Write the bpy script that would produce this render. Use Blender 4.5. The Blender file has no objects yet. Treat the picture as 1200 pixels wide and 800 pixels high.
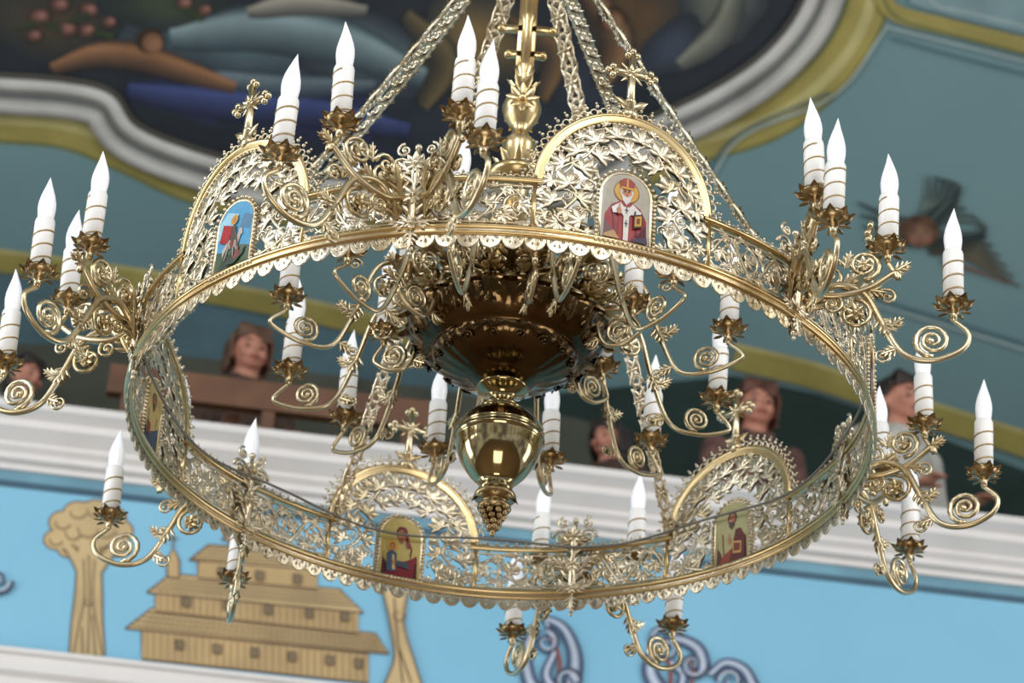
import bpy, math, random
from mathutils import Vector, Matrix
pi=math.pi
random.seed(7)
scene=bpy.context.scene
scene.view_settings.view_transform='Standard'
COL=scene.collection
def lin(c):
    return tuple(((x/255)/12.92 if x/255<=0.04045 else ((x/255+0.055)/1.055)**2.4) for x in c[:3])+(1,)
# ---------------------------------------------------------------- materials
def mat(name,rgb,rough=.5,metal=0,var=0,scale=8,rgb2=None,emit=0,bump=0,bscale=40,coat=0):
    m=bpy.data.materials.new(name); m.use_nodes=True
    nt=m.node_tree; b=nt.nodes['Principled BSDF']
    b.inputs['Roughness'].default_value=rough; b.inputs['Metallic'].default_value=metal
    b.inputs['Coat Weight'].default_value=coat
    tc=nt.nodes.new('ShaderNodeTexCoord')
    nz=nt.nodes.new('ShaderNodeTexNoise'); nz.inputs['Scale'].default_value=scale; nz.inputs['Detail'].default_value=4
    nt.links.new(tc.outputs['Object'],nz.inputs['Vector'])
    cr=nt.nodes.new('ShaderNodeValToRGB')
    c1=lin(rgb); c2=lin(rgb2) if rgb2 else tuple(min(1,x*(1-var)) for x in c1[:3])+(1,)
    cr.color_ramp.elements[0].position=.35; cr.color_ramp.elements[1].position=.65
    cr.color_ramp.elements[0].color=c2; cr.color_ramp.elements[1].color=c1
    nt.links.new(nz.outputs['Fac'],cr.inputs['Fac']); nt.links.new(cr.outputs['Color'],b.inputs['Base Color'])
    if bump:
        n2=nt.nodes.new('ShaderNodeTexNoise'); n2.inputs['Scale'].default_value=bscale
        nt.links.new(tc.outputs['Object'],n2.inputs['Vector'])
        bp=nt.nodes.new('ShaderNodeBump'); bp.inputs['Strength'].default_value=bump; bp.inputs['Distance'].default_value=.01
        nt.links.new(n2.outputs['Fac'],bp.inputs['Height']); nt.links.new(bp.outputs['Normal'],b.inputs['Normal'])
    if emit:
        b.inputs['Emission Color'].default_value=c1; b.inputs['Emission Strength'].default_value=emit
    return m
M_BRASS=mat('pale_brass',(224,214,192),.33,1,rgb2=(190,174,142),scale=6,bump=.12,bscale=70)
M_GOLD=mat('gold_rim',(224,200,152),.28,1,rgb2=(198,170,118),scale=5)
M_POL=mat('polished_brass',(168,152,114),.09,1,rgb2=(138,122,86),scale=4)
M_BOWL=mat('dark_bronze',(100,80,54),.16,1,rgb2=(70,54,34),scale=6,bump=.15,bscale=30)
M_CUP=mat('aged_bronze',(176,154,116),.32,1,rgb2=(130,106,70),scale=20)
M_ARM=mat('arm_brass',(216,202,170),.3,1,rgb2=(180,160,120),scale=7)
M_WHITE=mat('candle_white',(232,232,230),.4,0,var=.03,emit=.03)
M_BULB=mat('frosted_bulb',(238,240,244),.3,0,var=.02,emit=.16,coat=.3)
M_STRIPE=mat('candle_stripe',(176,150,94),.35,.6,var=.2)
M_WIRE=mat('wire_grey',(120,118,112),.4,0,var=.1)
def paintmat(name,rough=.55,nscale=3,amt=.25):
    m=bpy.data.materials.new(name); m.use_nodes=True; nt=m.node_tree; b=nt.nodes['Principled BSDF']
    b.inputs['Roughness'].default_value=rough
    a=nt.nodes.new('ShaderNodeAttribute'); a.attribute_name='Col'
    tc=nt.nodes.new('ShaderNodeTexCoord'); nz=nt.nodes.new('ShaderNodeTexNoise'); nz.inputs['Scale'].default_value=nscale; nz.inputs['Detail'].default_value=5
    nt.links.new(tc.outputs['Object'],nz.inputs['Vector'])
    mr=nt.nodes.new('ShaderNodeMapRange'); mr.inputs[1].default_value=.3; mr.inputs[2].default_value=.7
    mr.inputs[3].default_value=1-amt; mr.inputs[4].default_value=1+amt*.4
    nt.links.new(nz.outputs['Fac'],mr.inputs[0])
    mx=nt.nodes.new('ShaderNodeVectorMath'); mx.operation='SCALE'
    nt.links.new(a.outputs['Color'],mx.inputs[0]); nt.links.new(mr.outputs[0],mx.inputs['Scale'])
    nt.links.new(mx.outputs[0],b.inputs['Base Color'])
    return m
M_PAINT=paintmat('painted_colour'); M_ICON=paintmat('icon_enamel',.3,60,.12)
# ---------------------------------------------------------------- mesh builder
class MB:
    def __init__(s): s.v=[]; s.f=[]; s.m=[]; s.c=[]; s.mi=0; s.col=(1,1,1,1)
    def face(s,f): s.f.append(f); s.m.append(s.mi); s.c.append(s.col)
    def tube(s,pts,r,n=6,closed=False,flat=1.0):
        pts=[Vector(p) for p in pts]; N=len(pts)
        if N<2: return
        rs=r if isinstance(r,(list,tuple)) else [r]*N
        T=[]
        for i in range(N):
            a=pts[(i-1)%N] if (closed or i>0) else pts[i]
            b=pts[(i+1)%N] if (closed or i<N-1) else pts[i]
            t=(b-a); T.append(t.normalized() if t.length>1e-9 else Vector((0,0,1)))
        up=Vector((0,0,1)) if abs(T[0].z)<.9 else Vector((1,0,0))
        nrm=(up-T[0]*up.dot(T[0])).normalized()
        base=len(s.v)
        for i in range(N):
            nrm=(nrm-T[i]*nrm.dot(T[i])); nrm=nrm.normalized() if nrm.length>1e-6 else T[i].orthogonal().normalized()
            bi=T[i].cross(nrm)
            for k in range(n):
                a=2*pi*k/n
                s.v.append(pts[i]+(nrm*math.cos(a)+bi*math.sin(a)*flat)*rs[i])
        for i in range(N if closed else N-1):
            j=(i+1)%N
            for k in range(n):
                k2=(k+1)%n
                s.face((base+i*n+k,base+i*n+k2,base+j*n+k2,base+j*n+k))
        if not closed:
            s.face(tuple(base+k for k in range(n))[::-1]); s.face(tuple(base+(N-1)*n+k for k in range(n)))
    def sphere(s,c,r,n=8,m=5):
        c=Vector(c); R=r if isinstance(r,(tuple,list)) else (r,r,r); base=len(s.v)
        s.v.append(c+Vector((0,0,R[2])))
        for j in range(1,m):
            th=pi*j/m
            for k in range(n):
                a=2*pi*k/n
                s.v.append(c+Vector((R[0]*math.sin(th)*math.cos(a),R[1]*math.sin(th)*math.sin(a),R[2]*math.cos(th))))
        s.v.append(c-Vector((0,0,R[2]))); last=len(s.v)-1
        for k in range(n):
            k2=(k+1)%n
            s.face((base,base+1+k,base+1+k2)); s.face((last,base+1+(m-2)*n+k2,base+1+(m-2)*n+k))
        for j in range(m-2):
            for k in range(n):
                k2=(k+1)%n; a=base+1+j*n; b=a+n
                s.face((a+k,b+k,b+k2,a+k2))
    def lathe(s,prof,n=32,c=(0,0,0),mod=None):
        base=len(s.v); c=Vector(c)
        for (r,z) in prof:
            for k in range(n):
                a=2*pi*k/n; rr=r*(mod(a,z) if mod else 1)
                s.v.append(c+Vector((rr*math.cos(a),rr*math.sin(a),z)))
        for i in range(len(prof)-1):
            for k in range(n):
                k2=(k+1)%n
                s.face((base+i*n+k,base+i*n+k2,base+(i+1)*n+k2,base+(i+1)*n+k))
    def leaf(s,o,d,nrm,L,W,curl=.3,cup=.3,lobes=3,N=7):
        o=Vector(o); d=Vector(d).normalized(); nrm=Vector(nrm); nrm=(nrm-d*nrm.dot(d)).normalized(); sd=d.cross(nrm)
        base=len(s.v); S=(-1,-.5,0,.5,1)
        for i in range(N+1):
            t=i/N; w=W*.5*(math.sin(pi*(t*.88+.1))**.8)
            for q in S:
                e=w*(1-.4*abs(math.sin(lobes*pi*t))) if abs(q)==1 else w
                h=curl*L*t*t+(cup*w*(1-abs(q)) if abs(q)!=.5 else cup*w*.95)
                s.v.append(o+d*(t*L*(1-.15*curl*t))+sd*(q*e)+nrm*h)
        for i in range(N):
            for k in range(4):
                a=base+i*5+k; s.face((a,a+1,a+6,a+5))
    def acan(s,o,d,nrm,L,W,curl=.3):
        o=Vector(o); d=Vector(d).normalized(); nrm=Vector(nrm); nrm=(nrm-d*nrm.dot(d)).normalized(); sd=d.cross(nrm)
        s.leaf(o,d,nrm,L,W*.5,curl,.4,1,6)
        for t,l,an in ((.08,.5,.9),(.32,.46,.75),(.56,.36,.6)):
            for q in (1,-1):
                s.leaf(o+d*L*t+nrm*curl*L*t*t,d*math.cos(an)+sd*q*math.sin(an),nrm,L*l,W*.36,curl*.8,.4,1,4)
    def vine_leaf(s,o,ang,size,y=.0,side=1,cup=.2,N=5):
        for da,l in ((0,1),(.8,.88),(-.8,.88),(1.6,.66),(-1.6,.66)):
            a=ang+da
            s.leaf((o[0],y,o[1]),(math.cos(a),0,math.sin(a)),(0,side,0),size*l,size*l*.56,-.06,cup,2,N)
    def rosette(s,c,nrm,r,pet=6):
        c=Vector(c); nrm=Vector(nrm).normalized(); u=nrm.orthogonal().normalized(); w=nrm.cross(u)
        for k in range(pet):
            a=2*pi*k/pet; s.leaf(c,u*math.cos(a)+w*math.sin(a),nrm,r,r*.8,.25,.3,1,4)
        s.sphere(c+nrm*r*.15,r*.28,6,4)
    def spiral(s,c,R,a0,turns,sgn,r,y=0,n=22,U=None,V=None,rin=.15,sides=6):
        c=Vector(c); U=U or Vector((1,0,0)); V=V or Vector((0,0,1)); P=[];RR=[]
        for i in range(n+1):
            t=i/n; a=a0+sgn*t*turns*2*pi; rad=R*(1-t*(1-rin))
            P.append(c+U*(rad*math.cos(a))+V*(rad*math.sin(a))); RR.append(r*(1-.45*t))
        s.tube(P,RR,sides); s.sphere(P[-1],r*1.5,6,4); return P
    def poly(s,pts,col):
        b=len(s.v); s.v+= [Vector(p) for p in pts]; s.col=lin(col); s.face(tuple(range(b,b+len(pts))))
    def box(s,x0,x1,y0,y1,z0,z1):
        b=len(s.v)
        for x in (x0,x1):
            for y in (y0,y1):
                for z in (z0,z1): s.v.append(Vector((x,y,z)))
        for f in ((0,1,3,2),(4,6,7,5),(0,4,5,1),(2,3,7,6),(0,2,6,4),(1,5,7,3)): s.face(tuple(b+i for i in f))
    def map(s,fn,start=0):
        for i in range(start,len(s.v)): s.v[i]=fn(s.v[i])
    def mesh(s,name,mats,smooth=True):
        me=bpy.data.meshes.new(name); me.from_pydata([tuple(v) for v in s.v],[],s.f)
        for m in mats: me.materials.append(m)
        me.polygons.foreach_set('material_index',s.m)
        me.polygons.foreach_set('use_smooth',[smooth]*len(s.f))
        at=me.color_attributes.new('Col','FLOAT_COLOR','CORNER'); buf=[]
        for i,f in enumerate(s.f): buf+=list(s.c[i])*len(f)
        at.data.foreach_set('color',buf); me.update(); return me
def obj(name,data,parent=None,loc=(0,0,0),rz=0,**k):
    o=bpy.data.objects.new(name,data); COL.objects.link(o); o.location=loc; o.rotation_euler=(0,0,rz)
    if parent: o.parent=parent
    for a,b in k.items(): o[a]=b
    return o
def catmull(P,n=6):
    P=[Vector(p) for p in P]; P=[P[0]*2-P[1]]+P+[P[-1]*2-P[-2]]; out=[]
    for i in range(1,len(P)-2):
        a,b,c,d=P[i-1],P[i],P[i+1],P[i+2]
        for k in range(n):
            t=k/n
            out.append(.5*((2*b)+(c-a)*t+(2*a-5*b+4*c-d)*t*t+(3*b-a-3*c+d)*t**3))
    out.append(P[-2]); return out
# ---------------------------------------------------------------- camera
F=3700.0; CAM=Vector((0,-7.449,1.7)); RC=Vector((0,0,5.795))
rollr=math.radians(3.9)
R=Matrix.Rotation(-.0023,3,'Z')@Matrix.Rotation(math.radians(90+30.58),3,'X')@Matrix.Rotation(rollr,3,'Z')
cd=bpy.data.cameras.new('camera'); cam=bpy.data.objects.new('camera',cd); COL.objects.link(cam)
cam.matrix_world=Matrix.Translation(CAM)@R.to_4x4(); cd.lens=F/1200*36; cd.sensor_width=36
cd.dof.use_dof=True; cd.dof.focus_distance=8.0; cd.dof.aperture_fstop=3.8; cd.clip_end=200
scene.camera=cam
# ---------------------------------------------------------------- chandelier
root=obj('chandelier',None,loc=RC,label='large brass ring chandelier with openwork band, saint icons and electric candles',category='chandelier')
AR0=math.radians(-74.3)
def bend(p):
    a=p.x; r=1+p.y; return Vector((r*math.cos(a),r*math.sin(a),p.z))
HB=.174; AW=.232
mb=MB()
def hoop(z,r,w,h,a0=0,a1=2*pi,n=240):
    b=len(mb.v); n=max(4,int(n*(a1-a0)/(2*pi)))
    prof=[(-w,-h),(-w*.4,-h*1.2),(w,-h*.8),(w*1.15,0),(w,h*.8),(-w*.4,h*1.2),(-w,h)]; q=len(prof)
    for i in range(n+1):
        a=a0+(a1-a0)*i/n
        for (dr,dz) in prof: mb.v.append(Vector(((r+dr)*math.cos(a),(r+dr)*math.sin(a),z+dz)))
    for i in range(n):
        for k in range(q):
            k2=(k+1)%q; mb.face((b+i*q+k,b+i*q+k2,b+(i+1)*q+k2,b+(i+1)*q+k))
mb.mi=1
hoop(.034,1.0,.009,.006); hoop(.016,1.002,.008,.004)
mb.mi=0
hoop(.025,1.0,.004,.009)
NS=116
for i in range(NS):
    a=2*pi*i/NS; w=2*pi/NS*.5*.99
    # flat fan plate with a raised edge, two pierced loops and a small centre leaf
    for side in (1,-1):
        st=len(mb.v); b=len(mb.v); mb.v.append(Vector((0,side*.0022,.014)))
        K=13
        for ring,rr in enumerate((.45,.72,1)):
            for k in range(K):
                t=pi*k/(K-1); rip=(.0016 if k%2 else 0)
                mb.v.append(Vector((math.cos(t)*w*rr,side*(.002+rip),.014-math.sin(t)*.038*rr)))
        for k in range(K-1):
            mb.face((b,b+1+k,b+2+k))
            for q in range(2):
                if q==0 and k%3==1: continue
                mb.face((b+1+K*q+k,b+1+K*(q+1)+k,b+2+K*(q+1)+k,b+2+K*q+k))
        mb.map(lambda p:bend(Vector((p.x+a,p.y,p.z))),st)
    st=len(mb.v)
    mb.tube([(math.cos(pi*k/10)*w,0,.014-math.sin(pi*k/10)*.038) for k in range(11)],.0028,4)
    mb.tube([(math.cos(pi*k/8)*w*.6,.002,.014-math.sin(pi*k/8)*.022) for k in range(9)],.0018,4)
    mb.map(lambda p:bend(Vector((p.x+a,p.y,p.z))),st)
for s6 in range(6):
    c0=AR0+pi/6+s6*pi/3; half=pi/6-AW
    mb.mi=1; hoop(HB,1.0,.009,.006,c0-half-.02,c0+half+.02)
    mb.mi=0; hoop(HB-.018,1.0,.004,.002,c0-half,c0+half); hoop(.048,1.0,.004,.002,c0-half,c0+half)
    st=len(mb.v)
    for i in range(21):
        x=-half+2*half*i/20
        mb.sphere((x,0,HB+.012),.0062,6,4); mb.sphere((x,0,HB+.022),.0042,5,4)
        if i<20:
            xm=x+half/20; mb.tube([(xm+.007*math.cos(q*pi/4),0,HB+.011+.007*math.sin(q*pi/4)) for q in range(8)],.002,4,closed=True)
    zc=.102
    for sd in (-1,1):
        for i in range(3):
            x=sd*(.052+.042+i*.082); sg=1 if i%2 else -1
            mb.spiral((x,.0,zc),.043,sg*pi/2*1.0,1.6,sd*sg,.0042,n=22,sides=5)
            for yy,s_ in ((.004,1),(-.004,-1)):
                mb.vine_leaf((x+sd*.002,zc),sd*.4+sg*.5,.036,yy,s_)
                mb.vine_leaf((x+sd*.042,zc-sg*.034),-sg*1.2,.032,yy*.8,s_)
                mb.vine_leaf((x+sd*.042,zc+sg*.036),sg*.5,.026,yy*.8,s_)
                mb.vine_leaf((x-sd*.02,zc-sg*.046),pi-sg*.3,.022,yy*.6,s_,N=4)
                mb.vine_leaf((x+sd*.018,zc+sg*.05),sg*1.8,.022,yy*.6,s_,N=4)
                mb.vine_leaf((x-sd*.028,zc+sg*.012),pi+sg*.9,.02,yy*.6,s_,N=4)
            for (dx,dz,r_,a0) in ((.026,-.03,.012,0),(-.03,.034,.012,2),(.04,.008,.011,1),(-.036,-.02,.011,3),(.0,-.052,.01,0),(.0,.054,.01,2),(.02,.022,.009,1),(-.012,-.03,.009,3)):
                mb.spiral((x+dx,0,zc+dz),r_,a0,1.2,sg,.0028,n=10,sides=4)
        P=[(sd*(.045+.245*t),.0,zc+.045*math.sin(t*3*pi+.5)) for t in [k/24 for k in range(25)]]
        mb.tube(P,.005,5)
        P=[(sd*(.045+.245*t),.0,zc+.045*math.sin(t*3*pi+.5+pi)) for t in [k/24 for k in range(25)]]
        mb.tube(P,.003,4)
    mb.map(lambda p:bend(Vector((p.x+c0,p.y,p.z))),st)
obj('ring_band',mb.mesh('ring_band',[M_BRASS,M_GOLD]),root,label='openwork brass ring band with scalloped lower edge')
mb=MB(); P=[]
for i in range(180):
    a=2*pi*i/180; z=HB+.008+.014*math.sin(a*9)
    P.append((.978*math.cos(a),.978*math.sin(a),z))
mb.tube(P,.004,5,closed=True)
obj('electric_wire',mb.mesh('electric_wire',[M_WIRE]),root,label='thin grey electric wire')
# arch plaque mesh
mb=MB(); CZ=HB+.004
def arc(rad,n=40,a0=0,a1=pi,y=0): return [(rad*math.cos(a0+(a1-a0)*k/n),y,CZ+rad*math.sin(a0+(a1-a0)*k/n)) for k in range(n+1)]
mb.mi=1
def strip(r0,r1,y):
    b=len(mb.v); A=arc(r0,40,0,pi,y); B=arc(r1,40,0,pi,y)
    mb.v+=[Vector(p) for p in A]+[Vector(p) for p in B]
    for k in range(40): mb.face((b+k,b+k+1,b+42+k,b+41+k))
for y in (.005,-.005): strip(.212,.229,y)
mb.tube(arc(.229),.0075,6); mb.tube(arc(.211),.005,6)
for sd in (-1,1):
    mb.tube([(sd*.229,0,.03),(sd*.229,0,HB)],.007,6)
    mb.tube([(sd*.229,0,HB+.004),(sd*.27,0,HB+.004)],.009,6)
mb.mi=0
for k in range(29):
    a=pi*k/28; rr=.229
    for d,q in ((.013,.006),(.029,.0052),(.038,.0036)): mb.sphere(((rr+d)*math.cos(a),0,CZ+(rr+d)*math.sin(a)),q,6,4)
    if k<28:
        a2=a+pi/56; cx,cz=(rr+.013)*math.cos(a2),CZ+(rr+.013)*math.sin(a2)
        mb.tube([(cx+.0095*math.cos(q*pi/4),0,cz+.0095*math.sin(q*pi/4)) for q in range(8)],.0024,4,closed=True)
mb.tube(arc(.192),.003,5)
for k in range(47):
    a=pi*k/46; mb.sphere((.202*math.cos(a),.003,CZ+.202*math.sin(a)),.0046,5,4)
def both(x,z,ang,s_):
    mb.vine_leaf((x,z),ang,s_,.004); mb.vine_leaf((x,z),ang,s_,-.004,-1)
for sd in (-1,1):
    def A_(a): return a if sd>0 else pi-a
    for (x,z,a,s_) in ((.115,.075,.4,.05),(.17,.06,-.6,.042),(.185,.12,.9,.046),(.115,.135,2.4,.042),(.15,.175,1.0,.056),(.115,.225,2.2,.046),(.165,.235,.6,.046),
                      (.13,.275,1.0,.052),(.075,.27,2.3,.044),(.085,.315,1.2,.054),(.035,.285,2.0,.04),(.03,.34,1.4,.048),(.19,.185,-.5,.038),(.1,.045,3.6,.032),(.15,.1,-1.5,.036),(.2,.08,.2,.026),(.14,.045,.2,.026),(.185,.27,1.4,.026),(.12,.32,1.2,.026),(.2,.21,1.3,.024),(.1,.17,1.5,.026),(.06,.37,.9,.022),(.165,.31,.9,.02)):
        both(sd*x,z,A_(a),s_)
    for (x,z,r_,a0,g) in ((.14,.04,.018,0,1),(.19,.085,.016,2,1),(.1,.1,.017,4,-1),(.15,.145,.018,1,1),(.19,.215,.015,0,1),(.1,.185,.017,3,-1),(.15,.285,.017,1,1),(.1,.25,.015,0,-1),(.06,.3,.015,2,1),(.11,.33,.014,1,1),(.0,.33,.015,1,1),(.06,.35,.013,0,-1),(.2,.15,.012,0,1),(.17,.2,.014,2,1),(.14,.25,.013,1,-1),(.12,.11,.012,0,1),(.16,.08,.012,2,-1),(.13,.2,.012,0,1),(.09,.29,.012,1,1),(.18,.05,.012,1,1)):
        mb.spiral((sd*x,0,z),r_,A_(a0),1.4,g*sd,.0032,n=14,sides=4)
    P=catmull([(sd*.09,.0,.04),(sd*.17,.0,.075),(sd*.125,.0,.15),(sd*.175,.0,.21),(sd*.11,.0,.265),(sd*.06,.0,.335),(0,.0,.3)],7)
    mb.tube(P,[.006-.003*k/len(P) for k in range(len(P))],6)
    mb.tube(catmull([(sd*.205,0,.05),(sd*.15,0,.115),(sd*.2,0,.16),(sd*.14,0,.235),(sd*.15,0,.29),(sd*.08,0,.34)],6),.0036,5)
    mb.tube([(sd*.09,0,.035),(sd*.205,0,.05)],.004,5)
both(0,.30,pi/2,.05)
def iconpath(hw,z0,zs,n=14):
    return [(-hw,z0),(-hw,(z0+zs)/2),(-hw,zs)]+[(hw*math.cos(pi-pi*k/n),zs+hw*math.sin(pi-pi*k/n)) for k in range(1,n)]+[(hw,zs),(hw,(z0+zs)/2),(hw,z0)]
IP=iconpath(.066,.036,.172)
mb.tube([(x,0,z) for x,z in IP]+[(IP[0][0],0,IP[0][1])],.006,6)
def beads(path,sp,r,y):
    pts=path+[path[0]]
    for (a,b) in zip(pts,pts[1:]):
        L=math.hypot(b[0]-a[0],b[1]-a[1]); n=max(1,round(L/sp))
        for k in range(n):
            t=k/n; mb.sphere((a[0]+(b[0]-a[0])*t,y,a[1]+(b[1]-a[1])*t),r,6,4)
beads(iconpath(.074,.03,.172),.012,.0058,.005); beads(iconpath(.07,.034,.172),.012,.0052,-.007)
mb.map(bend); arch_me=mb.mesh('arch_plaque',[M_BRASS,M_GOLD])
# cross
mb=MB(); z0=CZ+.228
mb.tube([(0,0,z0),(0,0,z0+.19)],[.012,.010],6); 
mb.sphere((0,0,z0+.012),(.024,.014,.018)); mb.sphere((0,0,z0+.05),(.016,.012,.012))
zc=z0+.135
mb.tube([(-.048,0,zc),(.048,0,zc)],.0105,6)
for (x,z) in ((-.05,zc),(.05,zc),(0,z0+.192)):
    for dx,dz in ((.012,0),(-.012,0),(0,.012),(0,-.012)): mb.sphere((x+dx,0,z+dz),.0105,6,5)
for a in (pi/4,3*pi/4,5*pi/4,7*pi/4): mb.leaf((0,0,zc),(math.cos(a),0,math.sin(a)),(0,1,0),.04,.014,0,.4,1,4)
mb.rosette((0,.006,zc),(0,1,0),.022,6); mb.rosette((0,-.006,zc),(0,-1,0),.022,6)
for a in (.5,pi-.5): mb.leaf((0,0,z0+.03),(math.cos(a),0,math.sin(a)),(0,1,0),.05,.026,.1,.4,3,6)
mb.map(bend); cross_me=mb.mesh('cross',[M_ARM])
# icons
def ell(cx,cz,rx,rz,n=20,a0=0,a1=2*pi): return [(cx+rx*math.cos(a0+(a1-a0)*k/n),cz+rz*math.sin(a0+(a1-a0)*k/n)) for k in range(n)]
def icon_mesh(shapes,bg):
    mb=MB(); P=iconpath(.062,.04,.172)
    lay=[(P,bg)]+[([(x*.062,.04+z*.194) for x,z in s],c) for s,c in shapes]
    for side in (1,-1):
        for i,(p,c) in enumerate(lay):
            y=side*(.0035+.0002*i)
            mb.poly([(x*1.0,y,z) for x,z in p],c)
    b=len(mb.v); mb.col=lin((180,150,90))
    for x,z in P: mb.v+= [Vector((x,.0034,z)),Vector((x,-.0034,z))]
    for k in range(len(P)-1): mb.face((b+2*k,b+2*k+1,b+2*k+3,b+2*k+2))
    mb.map(bend); return mb.mesh('icon_panel',[M_ICON],False)
SK=(170,112,76); GO=(190,142,50)
def dk(c,f): return tuple(int(x*f) for x in c)
def saint(robe,inner,hair,extra=[],beard=None,halo=GO,hat=None):
    s=[(ell(0,.74,.54,.17),dk(halo,.6)),(ell(0,.74,.5,.157),halo),
       ([(-.9,0),(-.86,.36),(-.6,.52),(-.2,.6),(.2,.6),(.6,.52),(.86,.36),(.9,0)],robe),
       ([(-.3,0),(-.28,.45),(-.14,.6),(.14,.6),(.28,.45),(.3,0)],inner),
       ([(-.9,.0),(-.84,.3),(-.5,.1),(-.4,0)],dk(robe,.55)),([(.9,.0),(.84,.3),(.5,.12),(.4,0)],dk(robe,.55)),
       ([(-.6,.5),(-.52,.52),(-.36,.1),(-.44,.1)],dk(robe,.7)),([(.6,.5),(.52,.52),(.4,.1),(.48,.1)],dk(robe,.7)),
       (ell(0,.735,.28,.115),hair),(ell(0,.715,.2,.092),SK),(ell(.06,.71,.12,.07),dk(SK,1.12)),([(-.12,.58),(-.1,.66),(.1,.66),(.12,.58),(0,.55)],dk(SK,.85))]
    if beard: s+=[([(-.2,.7),(-.17,.6),(0,.535),(.17,.6),(.2,.7),(.1,.668),(-.1,.668)],beard)]
    s+=[(ell(-.085,.735,.04,.012,8),(40,24,18)),(ell(.085,.735,.04,.012,8),(40,24,18)),
        ([(-.13,.757),(-.03,.75),(-.03,.756),(-.13,.765)],(60,36,24)),([(.13,.757),(.03,.75),(.03,.756),(.13,.765)],(60,36,24)),
        ([(-.02,.73),(.02,.73),(.035,.69),(-.035,.69)],(150,95,66)),([(-.06,.673),(.06,.673),(.04,.663),(-.04,.663)],(140,56,46))]
    if hat: s+=[([(-.24,.77),(-.32,.88),(-.12,.93),(.12,.93),(.32,.88),(.24,.77)],hat),([(-.24,.77),(-.25,.8),(.25,.8),(.24,.77)],GO),([(-.04,.8),(.04,.8),(.04,.92),(-.04,.92)],GO)]
    return s+extra
nich=saint((140,30,38),(146,44,44),(190,186,180),[
  ([(-.62,.46),(-.25,.56),(-.08,.48),(-.12,.36),(-.2,.4),(-.55,.38)],(206,202,196)),([(.62,.46),(.25,.56),(.08,.48),(.12,.36),(.2,.4),(.58,.38)],(206,202,196)),
  ([(-.12,.5),(.12,.5),(.1,.0),(-.1,.0)],(204,200,192)),([(-.07,.46),(.07,.46),(.07,.44),(-.07,.44)],(40,44,60)),([(-.02,.4),(.02,.4),(.02,.5),(-.02,.5)],(40,44,60)),
  ([(-.07,.26),(.07,.26),(.07,.24),(-.07,.24)],(40,44,60)),([(-.02,.2),(.02,.2),(.02,.3),(-.02,.3)],(40,44,60)),
  ([(-.4,.45),(-.34,.47),(-.3,.38),(-.36,.37)],(40,44,60)),([(.4,.45),(.34,.47),(.3,.4),(.36,.37)],(40,44,60)),
  ([(.3,.2),(.68,.24),(.68,.44),(.3,.4)],(50,38,28)),([(.35,.23),(.63,.26),(.63,.41),(.35,.375)],GO),([(.42,.27),(.56,.285),(.56,.37),(.42,.355)],(110,60,36)),
  (ell(-.3,.42,.09,.05,10),SK),([(-.33,.44),(-.27,.44),(-.26,.54),(-.32,.54)],SK),([(-.9,.04),(-.5,.12),(-.3,.02),(-.3,0),(-.9,0)],(160,120,60)),([(.2,.03),(.86,.1),(.9,.0),(.2,0)],(60,50,74))],beard=(196,192,188),hat=(140,48,42))
horse=[([(-1,0),(1,0),(1,.24),(.3,.32),(-.4,.26),(-1,.34)],(54,76,46)),([(-.8,.0),(.2,.04),(.6,.16),(0,.22),(-.6,.16)],(40,52,34)),([(-1,.5),(-.2,.58),(.2,.8),(-.5,.9),(-1,.75)],(150,196,214)),([(.3,.6),(.9,.5),(1,.7),(.5,.78)],(60,108,140)),
  (ell(-.05,.38,.34,.085),(160,150,140)),([(.15,.4),(.32,.56),(.46,.56),(.54,.46),(.44,.46),(.3,.32)],(170,160,150)),
  ([(.15,.36),(.4,.22),(.34,.2),(.08,.32)],(140,132,122)),([(-.3,.36),(-.46,.16),(-.4,.14),(-.18,.32)],(130,122,112)),([(-.34,.42),(-.6,.32),(-.55,.2),(-.32,.34)],(180,172,162)),
  ([(-.0,.32),(.06,.16),(.12,.16),(.08,.32)],(140,132,122)),([(-.2,.4),(-.1,.3),(.02,.3),(.06,.42)],(130,40,34)),
  ([(-.16,.42),(-.14,.64),(.1,.64),(.12,.42)],(70,60,50)),([(-.1,.64),(-.66,.72),(-.82,.46),(-.4,.4),(-.2,.46)],(160,32,30)),
  (ell(-.02,.73,.2,.075),GO),(ell(-.02,.72,.1,.045),SK),([(.0,.6),(.46,.1),(.5,.12),(.06,.64)],(90,60,30)),
  ([(-.3,.06),(.2,.03),(.7,.14),(.8,.26),(.6,.22),(.2,.12),(-.2,.12)],(40,60,36)),([(.1,.1),(.4,.28),(.5,.12)],(120,40,30))]
christ=saint((140,58,38),(176,96,58),(58,34,22),[([(-.86,0),(-.84,.36),(-.5,.53),(-.24,.52),(-.1,.3),(.1,.0)],(92,34,30)),(ell(.12,.36,.11,.06,10),SK),([(.1,.38),(.16,.38),(.16,.48),(.1,.48)],SK),([(-.62,.1),(-.1,.13),(-.1,.33),(-.62,.3)],(196,158,92)),([(-.56,.14),(-.16,.16),(-.16,.3),(-.56,.27)],(120,50,34))],beard=(64,36,22))
madonna=saint((118,28,38),(104,30,44),(96,24,34),[
  (ell(.42,.5,.28,.105),GO),(ell(.42,.49,.15,.065),(90,54,30)),(ell(.42,.48,.125,.056),SK),([(.14,.08),(.18,.38),(.42,.43),(.68,.36),(.64,.06)],(58,80,104)),([(.2,.1),(.3,.34),(.4,.36),(.36,.1)],(196,170,110)),
  ([(-.5,.14),(.3,.18),(.34,.26),(-.4,.26)],(60,70,84)),(ell(.3,.22,.1,.04,10),SK),([(-.24,.82),(-.4,.62),(-.56,.5),(-.3,.5),(-.2,.66),(-.16,.8)],(118,28,38)),([(-.16,.84),(.16,.84),(.24,.78),(0,.81),(-.24,.78)],(118,28,38))])
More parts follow.
